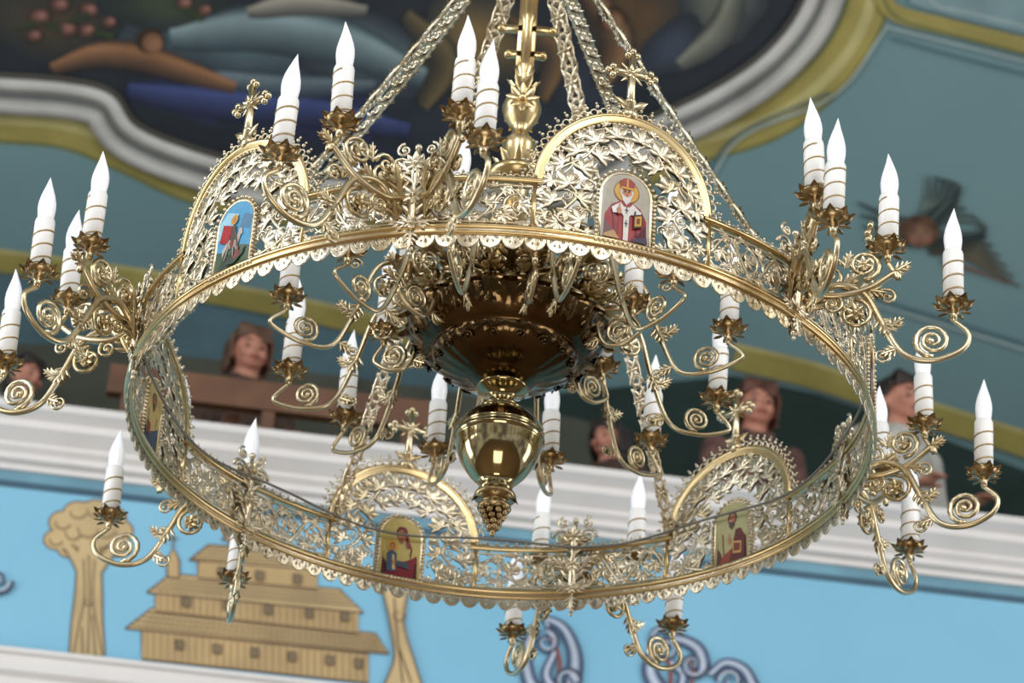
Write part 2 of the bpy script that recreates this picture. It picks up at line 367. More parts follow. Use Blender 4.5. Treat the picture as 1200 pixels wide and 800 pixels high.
gren=saint((50,68,88),(140,100,62),(84,56,38),[([(.2,.1),(.6,.14),(.6,.34),(.2,.3)],(140,40,30))],beard=(100,72,54))
icons=[(nich,(160,154,140),'icon of a bishop saint in red and white vestments'),(gren,(190,165,100),'icon of a bearded saint in blue robe'),
 (christ,(168,164,116),'icon of a bearded holy man in red-brown robe'),(madonna,(182,164,94),'icon of a mother in dark red holding a child'),
 (gren,(190,165,100),'icon of a bearded saint in blue robe'),(horse,(70,146,186),'icon of a mounted saint in a red cloak')]
for k in range(6):
    rz=AR0+k*pi/3
    a=obj('arch_plaque',arch_me,root,rz=rz)
    obj('icon',icon_mesh(*icons[k][:2]),a,label=icons[k][2]); obj('cross',cross_me,a)
# ---- candles and arms
mb=MB()
mb.lathe([(.0,-.01),(.014,-.01),(.016,0),(.030,.006),(.038,.016),(.040,.022),(.035,.019),(.026,.012),(.0,.012)],16)
mb.lathe([(.0,-.03),(.010,-.026),(.007,-.018),(.014,-.01)],10)
for k in range(8):
    a=2*pi*k/8; d=Vector((math.cos(a),math.sin(a),.15))
    mb.leaf((.024*math.cos(a),.024*math.sin(a),.008),d,(0,0,1),.034,.032,.35,.35,2,5)
    a+=pi/8; mb.leaf((.018*math.cos(a),.018*math.sin(a),-.004),(math.cos(a),math.sin(a),.2),(0,0,-1),.028,.02,.25,.3,1,4)
cup_me=mb.mesh('drip_cup',[M_CUP])
mb=MB(); CH=.172; CR=.0262
mb.lathe([(0,.008),(CR,.008),(CR,CH-.008),(CR-.002,CH-.001),(.012,CH+.001),(0,CH+.001)],20)
mb.mi=1; mb.tube([((CR-.0004)*math.cos(t*2*pi*3.2),(CR-.0004)*math.sin(t*2*pi*3.2),.026+t*(CH-.045)) for t in [k/90 for k in range(91)]],.0028,4)
candle_me=mb.mesh('candle_sleeve',[M_WHITE,M_STRIPE])
mb=MB()
prof=[(.0210,-.003),(.0212,.008),(.0226,.02),(.0238,.034),(.0228,.05),(.0190,.069),(.0138,.087),(.0088,.103),(.0048,.118),(.0,.134)]
mb.lathe(prof,16,(0,0,CH+.002))
for v in mb.v:
    t=max(0,(v.z-CH-.06)/.064); v.x+=.004*t*t
bulb_me=mb.mesh('flame_bulb',[M_BULB])
def arm_mesh(S,E,style):
    mb=MB(); S=Vector(S);E=Vector(E); H=Vector((E.x-S.x,E.y-S.y,0)); L=H.length; U=H/L; Z=Vector((0,0,1)); Y=U.cross(Z)
    def P(s,z): return Vector((S.x,S.y,0))+U*s+Z*z
    zs,ze=S.z,E.z
    def spray(s,z,dx,dz,l):
        for sd in (1,-1): mb.acan(P(s,z),U*dx+Z*dz+Y*.12*sd,Y*sd,l,l*.62,.12)
    if style in('low','in'):
        k_=1 if style=='low' else .8
        C=[P(0,zs),P(.2*L,zs+.055),P(.40*L,zs+.03),P(.52*L,(zs+ze)/2-.045),P(.66*L,ze-.125*k_),P(.86*L,ze-.145*k_),P(1.05*L,ze-.115*k_),P(1.1*L,ze-.07),P(1.0*L,ze-.03)]
        q=catmull(C,6); mb.tube(q,[(.0108-.004*k/len(q))*k_ for k in range(len(q))],7)
        mb.spiral(P(.86*L,ze-.088*k_),.048*k_,-pi/2,2.2,-1,.0082*k_,U=U,V=Z,n=30,sides=6)
        mb.spiral(P(.34*L,zs-.03),.044*k_,pi/2,1.8,-1,.007*k_,U=U,V=Z,n=24,sides=6)
        mb.spiral(P(.17*L,zs+.085),.03*k_,-pi/2,1.6,1,.0055*k_,U=U,V=Z,n=20)
        mb.spiral(P(.56*L,zs+.02),.026*k_,pi,1.5,-1,.005*k_,U=U,V=Z,n=18)
        mb.spiral(P(.52*L,ze-.13*k_),.022*k_,0,1.4,-1,.0045*k_,U=U,V=Z,n=18)
        for a in ((.02*L,zs-.02,.5,1,.08),(.22*L,zs+.05,1,.5,.064),(.50*L,(zs+ze)/2-.03,.5,-1,.064),(.62*L,ze-.11*k_,-.9,-.5,.048),(.56*L,(zs+ze)/2-.06,.9,.5,.048)): spray(*a)
        mb.rosette(P(.34*L,zs-.03)+Y*.008,Y,.026); mb.rosette(P(.34*L,zs-.03)-Y*.008,-Y,.026)
    else:
        C=[P(0,zs),P(.3*L,zs-.03),P(.75*L,zs-.01),P(1.08*L,zs+.04),P(1.12*L,ze-.08),P(1.0*L,ze-.03)]
        q=catmull(C,6); mb.tube(q,[.0108-.004*k/len(q) for k in range(len(q))],7)
        mb.spiral(P(.72*L,(zs+ze)/2+.01),.043,-pi/2,2.0,1,.008,U=U,V=Z,n=26,sides=6)
        mb.spiral(P(.3*L,ze-.04),.032,0,1.6,1,.006,U=U,V=Z,n=20)
        mb.spiral(P(.35*L,zs-.055),.028,pi/2,1.6,-1,.0055,U=U,V=Z,n=20)
        for a in ((.05*L,zs,.6,1,.085),(.75*L,zs-.01,1,-.3,.055),(1.08*L,zs+.045,1,.5,.048),(.5*L,ze-.05,.3,1,.05)): spray(*a)
        mb.rosette(P(.72*L,(zs+ze)/2+.01)+Y*.008,Y,.022); mb.rosette(P(.72*L,(zs+ze)/2+.01)-Y*.008,-Y,.022)
    mb.tube([P(L,ze-.035),P(L,ze)],[.006,.014],8)
    return mb.mesh('candle_arm',[M_ARM])
def place_arm(me,E,rz,rr):
    a=obj('candle_arm',me,root,rz=rz)
    obj('drip_cup',cup_me,a,loc=E,rz=rr.uniform(0,6))
    c=obj('candle_sleeve',candle_me,a,loc=E,rz=rr.uniform(0,6)); b=obj('flame_bulb',bulb_me,a,loc=E,rz=c.rotation_euler.z)
    tx,ty=rr.uniform(-.035,.035),rr.uniform(-.035,.035)
    for o in (c,b): o.rotation_euler.x=tx; o.rotation_euler.y=ty
rr=random.Random(5)
types=[]
for sd in (-1,1):
    E=(1.18,sd*.150,.222); types.append((arm_mesh((1.01,sd*.02,.12),E,'high'),E))
    E=(1.31,sd*.248,.05); types.append((arm_mesh((1.01,sd*.03,.07),E,'low'),E))
mb=MB()
for y,s in ((.010,1),(-.009,-1)):
    for (x,z,a,l,w) in ((0,.03,pi/2,.11,.075),(0,.15,pi/2,.10,.065),(-.01,.10,2.4,.07,.05),(.01,.10,.74,.07,.05),(-.008,.19,2.4,.05,.035),(.008,.19,.74,.05,.035),(-.01,.04,2.9,.055,.035),(.01,.04,.24,.055,.035),(0,.02,-pi/2,.05,.035)):
        mb.acan((x,y,z),(math.cos(a),0,math.sin(a)),(0,s,0),l,w,.08)
    mb.rosette((0,y+s*.006,.12),(0,s,0),.03,8); mb.rosette((0,y+s*.005,.215),(0,s,0),.03,8); mb.rosette((0,y+s*.006,.04),(0,s,0),.02,6)
mb.tube([(0,0,-.01),(0,0,.26)],.006,6); mb.sphere((0,0,.27),.010); mb.sphere((0,0,-.025),.009); mb.sphere((0,0,-.04),.006)
for sd in (-1,1):
    mb.spiral((sd*.04,.0,.215),.028,pi if sd<0 else 0,1.7,sd,.0055,n=20); mb.spiral((sd*.035,.0,.265),.02,pi/2,1.5,-sd,.0045,n=18)
mb.map(bend); br_me=mb.mesh('arm_bracket',[M_BRASS])
for k in range(6):
    rz=AR0+pi/6+k*pi/3
    obj('arm_bracket',br_me,root,rz=rz)
    for me,E in types: place_arm(me,E,rz,rr)
Ei=(.625,0,.265); inner=arm_mesh((.22,0,.41),Ei,'in')
for a in (162,135,107,76,46,17,-18,-47,-75,-104,-133,-161): place_arm(inner,Ei,math.radians(a),rr)
Ei=(.36,0,.37); inner2=arm_mesh((.12,0,.48),Ei,'in')
for k in range(6): place_arm(inner2,Ei,math.radians(40+60*k),rr)
# ---- central body
mb=MB()
prof=[(0,.15),(.05,.152),(.054,.165),(.075,.172),(.09,.18),(.098,.188),(.12,.196),(.15,.21),(.175,.225),(.195,.245),(.2,.258),(.2,.262),(.214,.264),(.226,.272),(.24,.288),(.254,.31),(.264,.335),(.27,.352),(.264,.362),(.22,.385),(.15,.4),(.11,.42),(.1,.46),(.115,.475),(.115,.5),(.07,.515),(.0,.52)]
mb.lathe(prof,144,mod=lambda a,z:1+(.055*abs(math.sin(a*8))*min(1,(z-.26)/.03) if .262<z<.36 else (.03*abs(math.sin(a*12)) if .19<z<.25 else 0)))
for k in range(16):
    a=2*pi*(k+.5)/16; d=Vector((math.cos(a),math.sin(a),0))
    mb.acan(d*.275+Vector((0,0,.35)),d*-.45+Vector((0,0,-1)),d+Vector((0,0,-.5)),.085,.06,.12)
    mb.spiral(d*.185+Vector((0,0,.226)),.018,0,1.3,1,.0035,U=d.cross(Vector((0,0,1))),V=(d*.6+Vector((0,0,.6))),n=14,sides=4)
obj('bowl',mb.mesh('bowl',[M_BOWL]),root,label='dark fluted bronze bowl with embossed leaves')
mb=MB()
for k in range(18):
    a=2*pi*k/18; d=Vector((math.cos(a),math.sin(a),0))
    mb.acan(d*.225+Vector((0,0,.372)),d*1+Vector((0,0,.1)),Vector((0,0,-1)),.11,.09,.2)
    mb.rosette(d*.272+Vector((0,0,.38)),d+Vector((0,0,-.6)),.034,6)
    mb.spiral(d*.285+Vector((0,0,.43)),.036,-pi/2,1.8,1,.006,U=d,V=Vector((0,0,1)),n=20)
    mb.acan(d*.25+Vector((0,0,.47)),d*1+Vector((0,0,.2)),Vector((0,0,-1)),.08,.07,.2)
    a+=pi/18; d=Vector((math.cos(a),math.sin(a),0))
    mb.leaf(d*.262+Vector((0,0,.36)),d*.8+Vector((0,0,-1)),d,.05,.06,.3,.4,1,6)
    mb.acan(d*.12+Vector((0,0,.42)),d*.6+Vector((0,0,1)),d,.12,.07,.4)
    mb.acan(d*.19+Vector((0,0,.42)),d*1+Vector((0,0,.4)),Vector((0,0,-1)),.12,.09,.2)
    mb.rosette(d*.2+Vector((0,0,.46)),d+Vector((0,0,-.3)),.026,6)
for k in range(48):
    a=2*pi*k/48; mb.sphere((.272*math.cos(a),.272*math.sin(a),.357),.008,6,4)
obj('leaf_crown',mb.mesh('leaf_crown',[M_ARM]),root,label='brass acanthus leaf crown')
mb=MB()
prof=[(0,-.165),(.025,-.16),(.04,-.15),(.046,-.14),(.042,-.13),(.055,-.118),(.078,-.094),(.1,-.06),(.114,-.025),(.117,-.004),(.119,.0),(.124,.004),(.124,.010),(.119,.014),(.119,.022),(.122,.026),(.119,.03),(.11,.052),(.09,.074),(.066,.088),(.046,.096),(.056,.102),(.056,.108),(.042,.114),(.034,.124),(.034,.134),(.042,.146),(.062,.160),(.072,.164),(.072,.17),(.056,.177),(.064,.188),(.08,.2)]
mb.lathe([(r,z-.012) for r,z in prof],48)
obj('ball',mb.mesh('ball',[M_POL]),root,label='polished brass banded ball and vase-shaped neck')
mb=MB()
mb.lathe([(.03,-.155),(.055,-.17),(.058,-.18),(.035,-.19),(.03,-.2),(.044,-.205),(.046,-.212),(.0,-.22)],24)
for j in range(5):
    rr_=.034-.006*j; n=max(3,9-j*1)
    for k in range(n): 
        a=2*pi*(k+.5*(j%2))/n; mb.sphere((rr_*math.cos(a),rr_*math.sin(a),-.212-.014*j),.0105,6,5)
mb.sphere((0,0,-.282),(.008,.008,.014))
for k in range(8):
    a=2*pi*k/8; d=Vector((math.cos(a),math.sin(a),0)); mb.leaf(d*.03+Vector((0,0,-.165)),d+Vector((0,0,-.5)),d*.4+Vector((0,0,1)),.04,.03,-.3,.4,2,5)
obj('finial',mb.mesh('finial',[M_CUP]),root,label='bronze grape-cluster finial')
mb=MB()
prof=[(.07,.5),(.08,.54),(.075,.56),(.045,.58),(.035,.64),(.04,.66),(.07,.68),(.072,.7),(.04,.72),(.032,.76),(.034,.8),(.05,.82),(.085,.83),(.088,.85),(.055,.86),(.045,.88),(.045,.94),(.05,.96),(.03,.98),(.022,1.0),(.03,1.02),(.048,1.045),(.056,1.075),(.056,1.085),(.048,1.11),(.03,1.13),(.02,1.14),(.018,1.2),(.03,1.22),(.018,1.24),(.017,1.38),(.026,1.40),(.017,1.42),(.016,1.62),(.05,1.66),(.1,1.7),(.1,1.73),(.03,1.76),(.02,1.8),(.018,2.2)]
mb.lathe(prof,32)
for z in (1.14,1.6):
    for k in range(6):
        a=2*pi*k/6; d=Vector((math.cos(a),math.sin(a),0))
        mb.leaf(d*.018+Vector((0,0,z)),d*.35+Vector((0,0,1)),d,.05,.03,.3,.4,3,6)
for z,w in ((1.27,.05),(1.36,.075),(1.5,.05)):
    mb.box(-w,w,-.008,.008,z-.010,z+.010); mb.sphere((-w,0,z),.014); mb.sphere((w,0,z),.014)
mb.box(-.026,.026,-.008,.008,1.18,1.6)
for sd in (1,-1): mb.rosette((0,sd*.052,1.08),(0,sd,0),.05,8)
for k in range(8):
    a=2*pi*k/8; d=Vector((math.cos(a),math.sin(a),0)); mb.acan(d*.045+Vector((0,0,.56)),d*.6+Vector((0,0,.9)),d,.11,.06,.3)
    mb.leaf(d*.04+Vector((0,0,.86)),d*.3+Vector((0,0,1)),d,.06,.035,.3,.4,3,7)
mb.tube([(0,0,2.1),(0,0,12.5)],.012,8)
obj('stem',mb.mesh('stem',[M_GOLD]),root,label='gilded central stem with knobs')
# chains: flat lacy cast straps
mb=MB(); A=Vector((1.0,0,.17)); B=Vector((.05,0,1.74)); L=(B-A).length; D=(B-A)/L; Yv=Vector((0,1,0)); Nv=D.cross(Yv)
n=int(L/.095)
for i in range(n):
    c=A+(B-A)*((i+.5)/n)-Vector((0,0,.03))*math.sin(pi*(i+.5)/n); k_=.72+.35*(i+.5)/n
    mb.tube([c+D*(.054*math.cos(k*pi/6))+Yv*(.021*k_*math.sin(k*pi/6)) for k in range(12)],.0058*k_,5,closed=True)
    for s in (1,-1):
        mb.rosette(c+Nv*.006*s,Nv*s,.026*k_,6)
        for q in (1,-1):
            mb.leaf(c+D*.008,D*.9+Yv*q*.6,Nv*s,.05*k_,.028*k_,.03,.3,2,5); mb.leaf(c-D*.008,-D*.9+Yv*q*.6,Nv*s,.05*k_,.028*k_,.03,.3,2,5)
    mb.sphere(c+D*.048,.012*k_,6,4)
chain_me=mb.mesh('chain',[M_BRASS])
for a in (-2,58,118,178,-122,-70): obj('chain',chain_me,root,rz=math.radians(a))

# ---------------------------------------------------------------- the room
def ray(px,py): return (R@Vector(((px-600)/F,-(py-400)/F,-1))).normalized()
psi=math.radians(5.7); WT=Vector((math.cos(psi),math.sin(psi),0)); WN=Vector((math.sin(psi),-math.cos(psi),0))
W0=Vector((0,CAM.y+13,0))
def hit(px,py,P0,N):
    d=ray(px,py); return CAM+d*((P0-CAM).dot(N)/d.dot(N))
def wl(px,py,off=0): return hit(px,py,W0+WN*off,WN)
def wall_frame(name,mb,mats,smooth=False,**k):
    o=obj(name,mb.mesh(name,mats,smooth),**k); o.matrix_world=Matrix(((WT.x,-WN.x,0,W0.x),(WT.y,-WN.y,0,W0.y),(0,0,1,0),(0,0,0,1))); return o
def tow(p): q=p-W0; return Vector((q.dot(WT),-q.dot(WN),q.z))
zbot=(tow(wl(0,548)).z+tow(wl(1200,690)).z)/2
CP=.22
ztop=(tow(wl(0,470,CP)).z+tow(wl(1200,602,CP)).z)/2
M_WBLUE=mat('wall_light_blue',(122,178,204),.6,0,rgb2=(112,170,198),scale=.8)
M_CORN=mat('cornice_white',(210,208,206),.5,0,var=.06,scale=4)
M_WOOD=mat('rail_wood',(110,74,48),.5,0,rgb2=(84,54,34),scale=5)
M_CEIL=mat('ceiling_teal',(116,148,152),.55,0,rgb2=(104,138,144),scale=.4)
M_FLOOR=mat('floor_boards',(150,120,85),.5,0,rgb2=(120,92,62),scale=3)
mb=MB(); mb.box(-9,9,0,.25,0,zbot); wall_frame('wall_back',mb,[M_WBLUE],kind='structure')
def extr(prof,x0,x1,mb):
    b=len(mb.v); n=len(prof)
    for x in (x0,x1):
        for (y,z) in prof: mb.v.append(Vector((x,y,z)))
    for k in range(n):
        k2=(k+1)%n; mb.face((b+k,b+k2,b+n+k2,b+n+k))
    mb.face(tuple(range(b,b+n))); mb.face(tuple(range(b+n,b+2*n))[::-1])
h=ztop-zbot
mb=MB(); extr([(.25,zbot),(-.02,zbot),(-.02,zbot+.1*h),(-.06,zbot+.14*h),(-.06,zbot+.26*h),(-.09,zbot+.34*h),(-.09,zbot+.42*h),(-.14,zbot+.55*h),(-.16,zbot+.6*h),(-.16,zbot+.74*h),(-.2,zbot+.82*h),(-CP,zbot+.86*h),(-CP,ztop),(.25,ztop)],-9,9,mb)
wall_frame('trim_1',mb,[M_CORN],kind='structure')
p1=tow(wl(0,757,.08)); zt2=p1.z
mb=MB(); extr([(0,zt2-.5),(-.04,zt2-.5),(-.04,zt2-.12),(-.07,zt2-.1),(-.07,zt2-.03),(-.09,zt2-.02),(-.09,zt2),(0,zt2)],-9,tow(wl(560,812)).x,mb)
wall_frame('trim_2',mb,[M_CORN],kind='structure')
class Paint:
    def __init__(s,fn): s.mb=MB(); s.fn=fn; s.k=0; s.dz=.0012
    def poly(s,pts,col):
        s.k+=1; s.mb.poly([s.fn(x,y,.002+s.dz*s.k) for x,y in pts],col)
    def stroke(s,pts,w,col,sub=5):
        P=[Vector((x,y)) for x,y in pts]
        if sub>1: P=[Vector((q.x,q.y)) for q in catmull([(p.x,p.y,0) for p in P],sub)]
        n=len(P); s.k+=1; s.mb.col=lin(col); b=len(s.mb.v)
        for i in range(n):
            t=(P[min(n-1,i+1)]-P[max(0,i-1)]).normalized(); nn=Vector((-t.y,t.x)); ww=(w[0]+(w[1]-w[0])*i/(n-1)) if isinstance(w,tuple) else w
            for q in (1,-1):
                p=P[i]+nn*ww*.5*q; s.mb.v.append(s.fn(p.x,p.y,.002+s.dz*s.k))
        for i in range(n-1): s.mb.face((b+2*i,b+2*i+1,b+2*i+3,b+2*i+2))
    def spiral(s,cx,cy,R,a0,turns,sg,w,col):
        s.stroke([(cx+R*(1-.85*k/24)*math.cos(a0+sg*turns*2*pi*k/24),cy+R*(1-.85*k/24)*math.sin(a0+sg*turns*2*pi*k/24)) for k in range(25)],(w,w*.3),col,2)
    def blob(s,cx,cy,rx,ry,c,n=18): s.poly([(cx+rx*math.cos(2*pi*k/n),cy+ry*math.sin(2*pi*k/n)) for k in range(n)],c)
wp=Paint(lambda x,y,o: tow(wl(x,y,o))); wp.dz=.00006
p=wp
TAN=(190,166,120); TD=(92,68,42); TM=(176,150,104)
mbb=MB()
def wband(z0,z1,col,o): mbb.poly([(-9,-o,z0),(9,-o,z0),(9,-o,z1),(-9,-o,z1)],col)
wband(zbot-.05,zbot,(100,146,164),.0008); wband(zbot-.085,zbot-.05,(50,84,104),.001)
wall_frame('trim_3',mbb,[M_PAINT],kind='structure')
# gnarled tree
lumps=[(66,632,14,11),(74,612,16,13),(92,600,17,12),(112,598,17,12),(132,606,15,12),(142,622,13,12),(134,640,14,11),(116,636,16,13),(96,640,15,12),(80,642,12,10),(104,620,22,16),(86,624,16,14),(124,622,16,14)]
for x,y,a,b in lumps: p.blob(x,y,a+1.8,b+1.8,TD)
for x,y,a,b in lumps: p.blob(x,y,a,b,TAN)
for x,y,a,b in lumps: p.stroke([(x+a*.6*math.cos(t),y+b*.6*math.sin(t)) for t in (.4,1.4,2.4,3.4)],(2.2,1.4),TD,3)
TRK=(([(104,640),(104,690),(102,730),(102,768)],(24,40)),([(104,680),(90,655),(80,640)],(14,8)),([(106,676),(122,655),(134,640)],(14,8)))
for P_,w_ in TRK: p.stroke(P_,(w_[0]+4,w_[1]+4),TD)
for P_,w_ in TRK: p.stroke(P_,w_,TAN)
for q in ([(98,655),(99,700),(92,735),(86,766)],[(111,655),(109,700),(114,735),(120,767)],[(104,650),(105,700),(103,766)],[(96,735),(97,768)],[(108,720),(112,768)]): p.stroke(q,1.8,TD)
p.spiral(103,705,6,0,1,1,1.8,TD)
# wooden church with tiered shingled roofs and central peak
for pts,c in (([(166,738),(432,766),(432,800),(166,772)],TM),([(147,736),(178,712),(440,742),(456,766)],TAN),
   ([(182,690),(420,714),(420,742),(182,716)],TM),([(172,694),(200,672),(398,690),(426,718)],TAN),
   ([(232,652),(372,664),(372,690),(232,677)],TM),([(222,656),(244,638),(356,647),(382,668)],TAN),
   ([(268,628),(326,633),(326,648),(268,642)],TM),([(260,632),(298,598),(334,637)],TAN),
   ([(196,676),(196,655),(203,642),(210,656),(210,677)],TM)):
    p.poly(pts,c); p.stroke(pts+[pts[0]],2.2,TD,1)
for i in range(32): p.stroke([(172+i*8.2,739.5+i*.86),(172+i*8.2,771+i*.9)],.9,(132,102,64),1)
for i in range(30): p.stroke([(188+i*7.8,691.5+i*.8),(188+i*7.8,716+i*.82)],.9,(132,102,64),1)
for k in range(4):
    p.stroke([(172-6*k,717+5*k),(444+3*k,747+5*k)],1.2,TD,1); p.stroke([(196-6*k,677+4*k),(402+6*k,695+5*k)],1.2,TD,1); p.stroke([(240-5*k,641+4*k),(360+6*k,651+4*k)],1.1,TD,1)
for i in range(40): p.stroke([(182+i*6.5,713+i*.75),(170+i*7.0,738+i*.72)],.8,(140,112,72),1)
for x,y in ((214,699),(262,703),(310,708),(358,712),(400,716),(206,749),(250,754),(294,758),(338,763),(382,767),(416,771),(256,664),(300,668),(344,672)):
    p.poly([(x,y),(x+9,y+1),(x+9,y+12),(x,y+11)],(112,98,72)); p.stroke([(x,y),(x+9,y+1),(x+9,y+12),(x,y+11),(x,y)],1.4,TD,1)
p.stroke([(203,642),(203,624)],2,TD,1); p.stroke([(198,630),(208,631)],2,TD,1)
tr=[(448,690),(478,694),(474,730),(484,770),(498,812),(446,812),(462,770),(456,730)]
p.poly(tr,TAN)
for q in ([(449,692),(457,730),(462,770),(447,810)],[(477,695),(473,730),(484,770),(497,810)],[(462,700),(465,740),(472,800)],[(468,760),(482,800)]): p.stroke(q,2.2,TD)
p.spiral(466,720,9,0,1,1,2,TD)
NV=(48,60,88); LB=(128,146,176); RD=(120,60,56); WH=(180,192,204)
def leafstroke(pts,w):
    p.stroke(pts,w,NV); p.stroke(pts,(w[0]*.55,w[1]*.55),LB); p.stroke(pts,(w[0]*.25,w[1]*.25),WH)
for pts,w in (([(632,722),(660,735),(674,770),(668,812)],(8,24)),([(628,735),(616,765),(622,800),(640,815)],(14,20)),([(640,728),(650,760),(640,790),(655,815)],(6,16)),
    ([(770,760),(762,785),(775,812)],(18,22)),([(764,762),(790,748),(818,760),(826,790)],(8,20)),([(800,740),(770,738),(762,752)],(10,6)),([(786,775),(800,790),(796,812)],(8,14)),
    ([(832,790),(850,776),(872,784),(884,806)],(8,16))): leafstroke(pts,w)
for pts,w in (([(648,745),(656,775),(652,805)],(4,6)),([(780,765),(786,790),(784,812)],(4,6)),([(806,768),(812,790),(808,812)],(3,5))): p.stroke(pts,w,RD)
for x,y,r_,a0,g in ((640,752,15,-pi/2,1),(664,798,16,0,-1),(782,762,15,pi,1),(812,778,17,0,1),(856,798,16,pi,1),(-2,680,16,0,1)):
    p.spiral(x,y,r_,a0,1.4,g,7,NV); p.spiral(x,y,r_*.85,a0,1.2,g,2.6,WH)
wall_frame('wall_mural',p.mb,[M_PAINT],kind='structure',label='painted mural of wooden church, trees and scrolls on blue wall')
mb=MB(); mb.box(-9,9,-.06,-.03,ztop,ztop+.085)
wall_frame('trim_4',mb,[mat('parapet_dark',(84,88,80),.5,0,var=.3,scale=3)],kind='structure')
mb=MB(); rf=random.Random(2); x=-6.0
while x<6:
    for k in range(3):
        mb.col=lin([(130,46,36),(50,76,50),(150,118,70)][rf.randrange(3)])
        cx=x+rf.uniform(-.05,.05); cz=ztop+.045+rf.uniform(-.02,.03); r=rf.uniform(.018,.03)
        mb.rosette((cx,-.064,cz),(0,-1,0),r,5)
    x+=.22
wall_frame('trim_5',mb,[M_PAINT],kind='structure')
a=tow(wl(130,425,-.1)); b2=tow(wl(505,475,-.1))
zr=(a.z+b2.z)/2
mb=MB(); mb.box(a.x,b2.x,.08,.14,zr-.15,zr+.0)
for xx in (a.x+.1,(a.x+b2.x)/2,b2.x-.1): mb.box(xx-.03,xx+.03,.09,.13,ztop-.02,zr-.12)
o=wall_frame('handrail',mb,[M_WOOD]); o['label']='brown wooden rail above the gallery parapet'; o['category']='handrail'
zf=ztop-.86
mb=MB(); mb.box(-9,9,.25,7,zf-.2,zf); wall_frame('floor',mb,[M_FLOOR],kind='structure')
mb=MB(); mb.box(-12,12,-25,.0,-.1,0); wall_frame('floor',mb,[M_FLOOR],kind='structure')
# ceiling : sloped vault panel
CD=Vector((0,-3,2.2)).normalized()
CT=WT; CDr=Matrix.Rotation(psi,3,'Z')@CD; CN=CT.cross(CDr).normalized()
C0=Vector((0,CAM.y+17,CAM.z+17*math.tan(math.radians(28))))
if CN.dot(CAM-C0)<0: CN=-CN
def cl(px,py,off=0): return hit(px,py,C0+CN*off,CN)
mb=MB(); 
mb.v+=[C0+CT*a_+CDr*b_+CN*0 for a_,b_ in ((-14,-4.2),(14,-4.2),(14,13),(-14,13))]; mb.face((0,1,2,3)); 
mb.v+=[v-CN*.2 for v in mb.v[:4]]; mb.face((7,6,5,4))
for k in range(4): mb.face((k,4+k,4+(k+1)%4,(k+1)%4))
obj('ceiling',mb.mesh('ceiling',[M_CEIL],False),kind='structure')
cp=Paint(lambda x,y,o: cl(x,y,o)); cp.dz=.00008
OC=(160,150,84); OL=(186,178,120); GR=(112,118,70)
frame=[(-120,84),(0,92),(80,98),(130,112),(160,150),(240,182),(340,205),(460,215),(580,212),(680,190),(745,150),(830,110),(900,62),(945,0),(960,-80)]
ob=[(-120,136),(0,142),(80,150),(150,178),(230,214),(340,240),(470,250),(600,245),(710,215),(800,172),(900,140),(970,88),(1012,20),(1030,-80)]
rp=random.Random(11)
cp.stroke(ob,52,GR); cp.stroke(ob,44,OC); cp.stroke([(x+4,y-2) for x,y in ob],12,OL)
fl=[(p.x,p.y) for p in catmull([(x,y,0) for x,y in frame],5)]
BG=(36,44,52)
cp.poly(fl+[(960,-400),(-120,-400)],BG)
def inside(x,y):
    for (x0,y0),(x1,y1) in zip(fl,fl[1:]):
        if x0<=x<=x1: return y < y0+(y1-y0)*(x-x0)/(x1-x0+1e-6)-8
    return False
def mix(a,b,t): return tuple(int(a[i]+(b[i]-a[i])*t) for i in range(3))
def soft(cx,cy,rx,ry,c,bgc=BG,n=12,rot=0,j=.1):
    for i in range(n):
        t=i/(n-1); s_=1-.7*t; q=[]
        for k in range(24):
            a=2*pi*k/24; w_=1+j*math.sin(3*a+cx)+j*.6*math.sin(5*a+cy); x=rx*s_*w_*math.cos(a); y=ry*s_*w_*math.sin(a)
            q.append((cx+x*math.cos(rot)-y*math.sin(rot),cy+x*math.sin(rot)+y*math.cos(rot)))
        if all(inside(x,y) for x,y in q): cp.poly(q,mix(bgc,c,.15+.85*t))
def drape(P_,w,c,c2,n=9):
    """folded cloth: nested tapered ribbons from shadow tone to lit tone"""
    Pc=[(a.x,a.y) for a in catmull([(x,y,0) for x,y in P_],6)]; m=len(Pc)
    for i in range(n):
        t=i/(n-1); pts=[]; off=(t-.3)*w*.2
        b=len(cp.mb.v); cp.k+=1; cp.mb.col=lin(mix(mix(BG,c,.6),c2,t))
        for q,(x,y) in enumerate(Pc):
            u=q/(m-1); hw=w*.5*(1-.85*t)*(math.sin(pi*(.06+.88*u))**.6)
            a0=Vector(Pc[max(0,q-1)]); a1=Vector(Pc[min(m-1,q+1)]); tt=(a1-a0).normalized(); nn=Vector((-tt.y,tt.x))
            for g in (1,-1):
                cp.mb.v.append(cp.fn(x+nn.x*(hw*g-off),y+nn.y*(hw*g-off),.002+cp.dz*cp.k))
        for q in range(m-1): cp.mb.face((b+2*q,b+2*q+1,b+2*q+3,b+2*q+2))
soft(250,120,130,36,(44,54,92),rot=.15); soft(400,140,150,44,(42,50,84),rot=.06); soft(560,140,130,44,(46,54,66)); soft(700,100,60,50,(50,60,76),rot=-.4)
soft(300,50,190,48,(84,106,114),rot=.05); soft(430,60,120,46,(92,112,118),rot=.3); soft(60,25,90,46,(72,66,52)); soft(200,5,80,34,(56,68,52)); soft(560,50,80,60,(120,100,64)); soft(740,20,80,70,(88,70,50),rot=.8); soft(840,0,60,50,(104,108,100),rot=.8); soft(790,56,50,30,(60,72,88),rot=-.6)
drape([(200,44),(300,30),(400,46),(500,92)],60,(64,84,92),(130,152,156)); drape([(150,104),(250,116),(360,126),(480,152)],40,(38,46,88),(66,80,130)); drape([(240,88),(330,98),(440,100)],30,(54,68,88),(104,122,130))
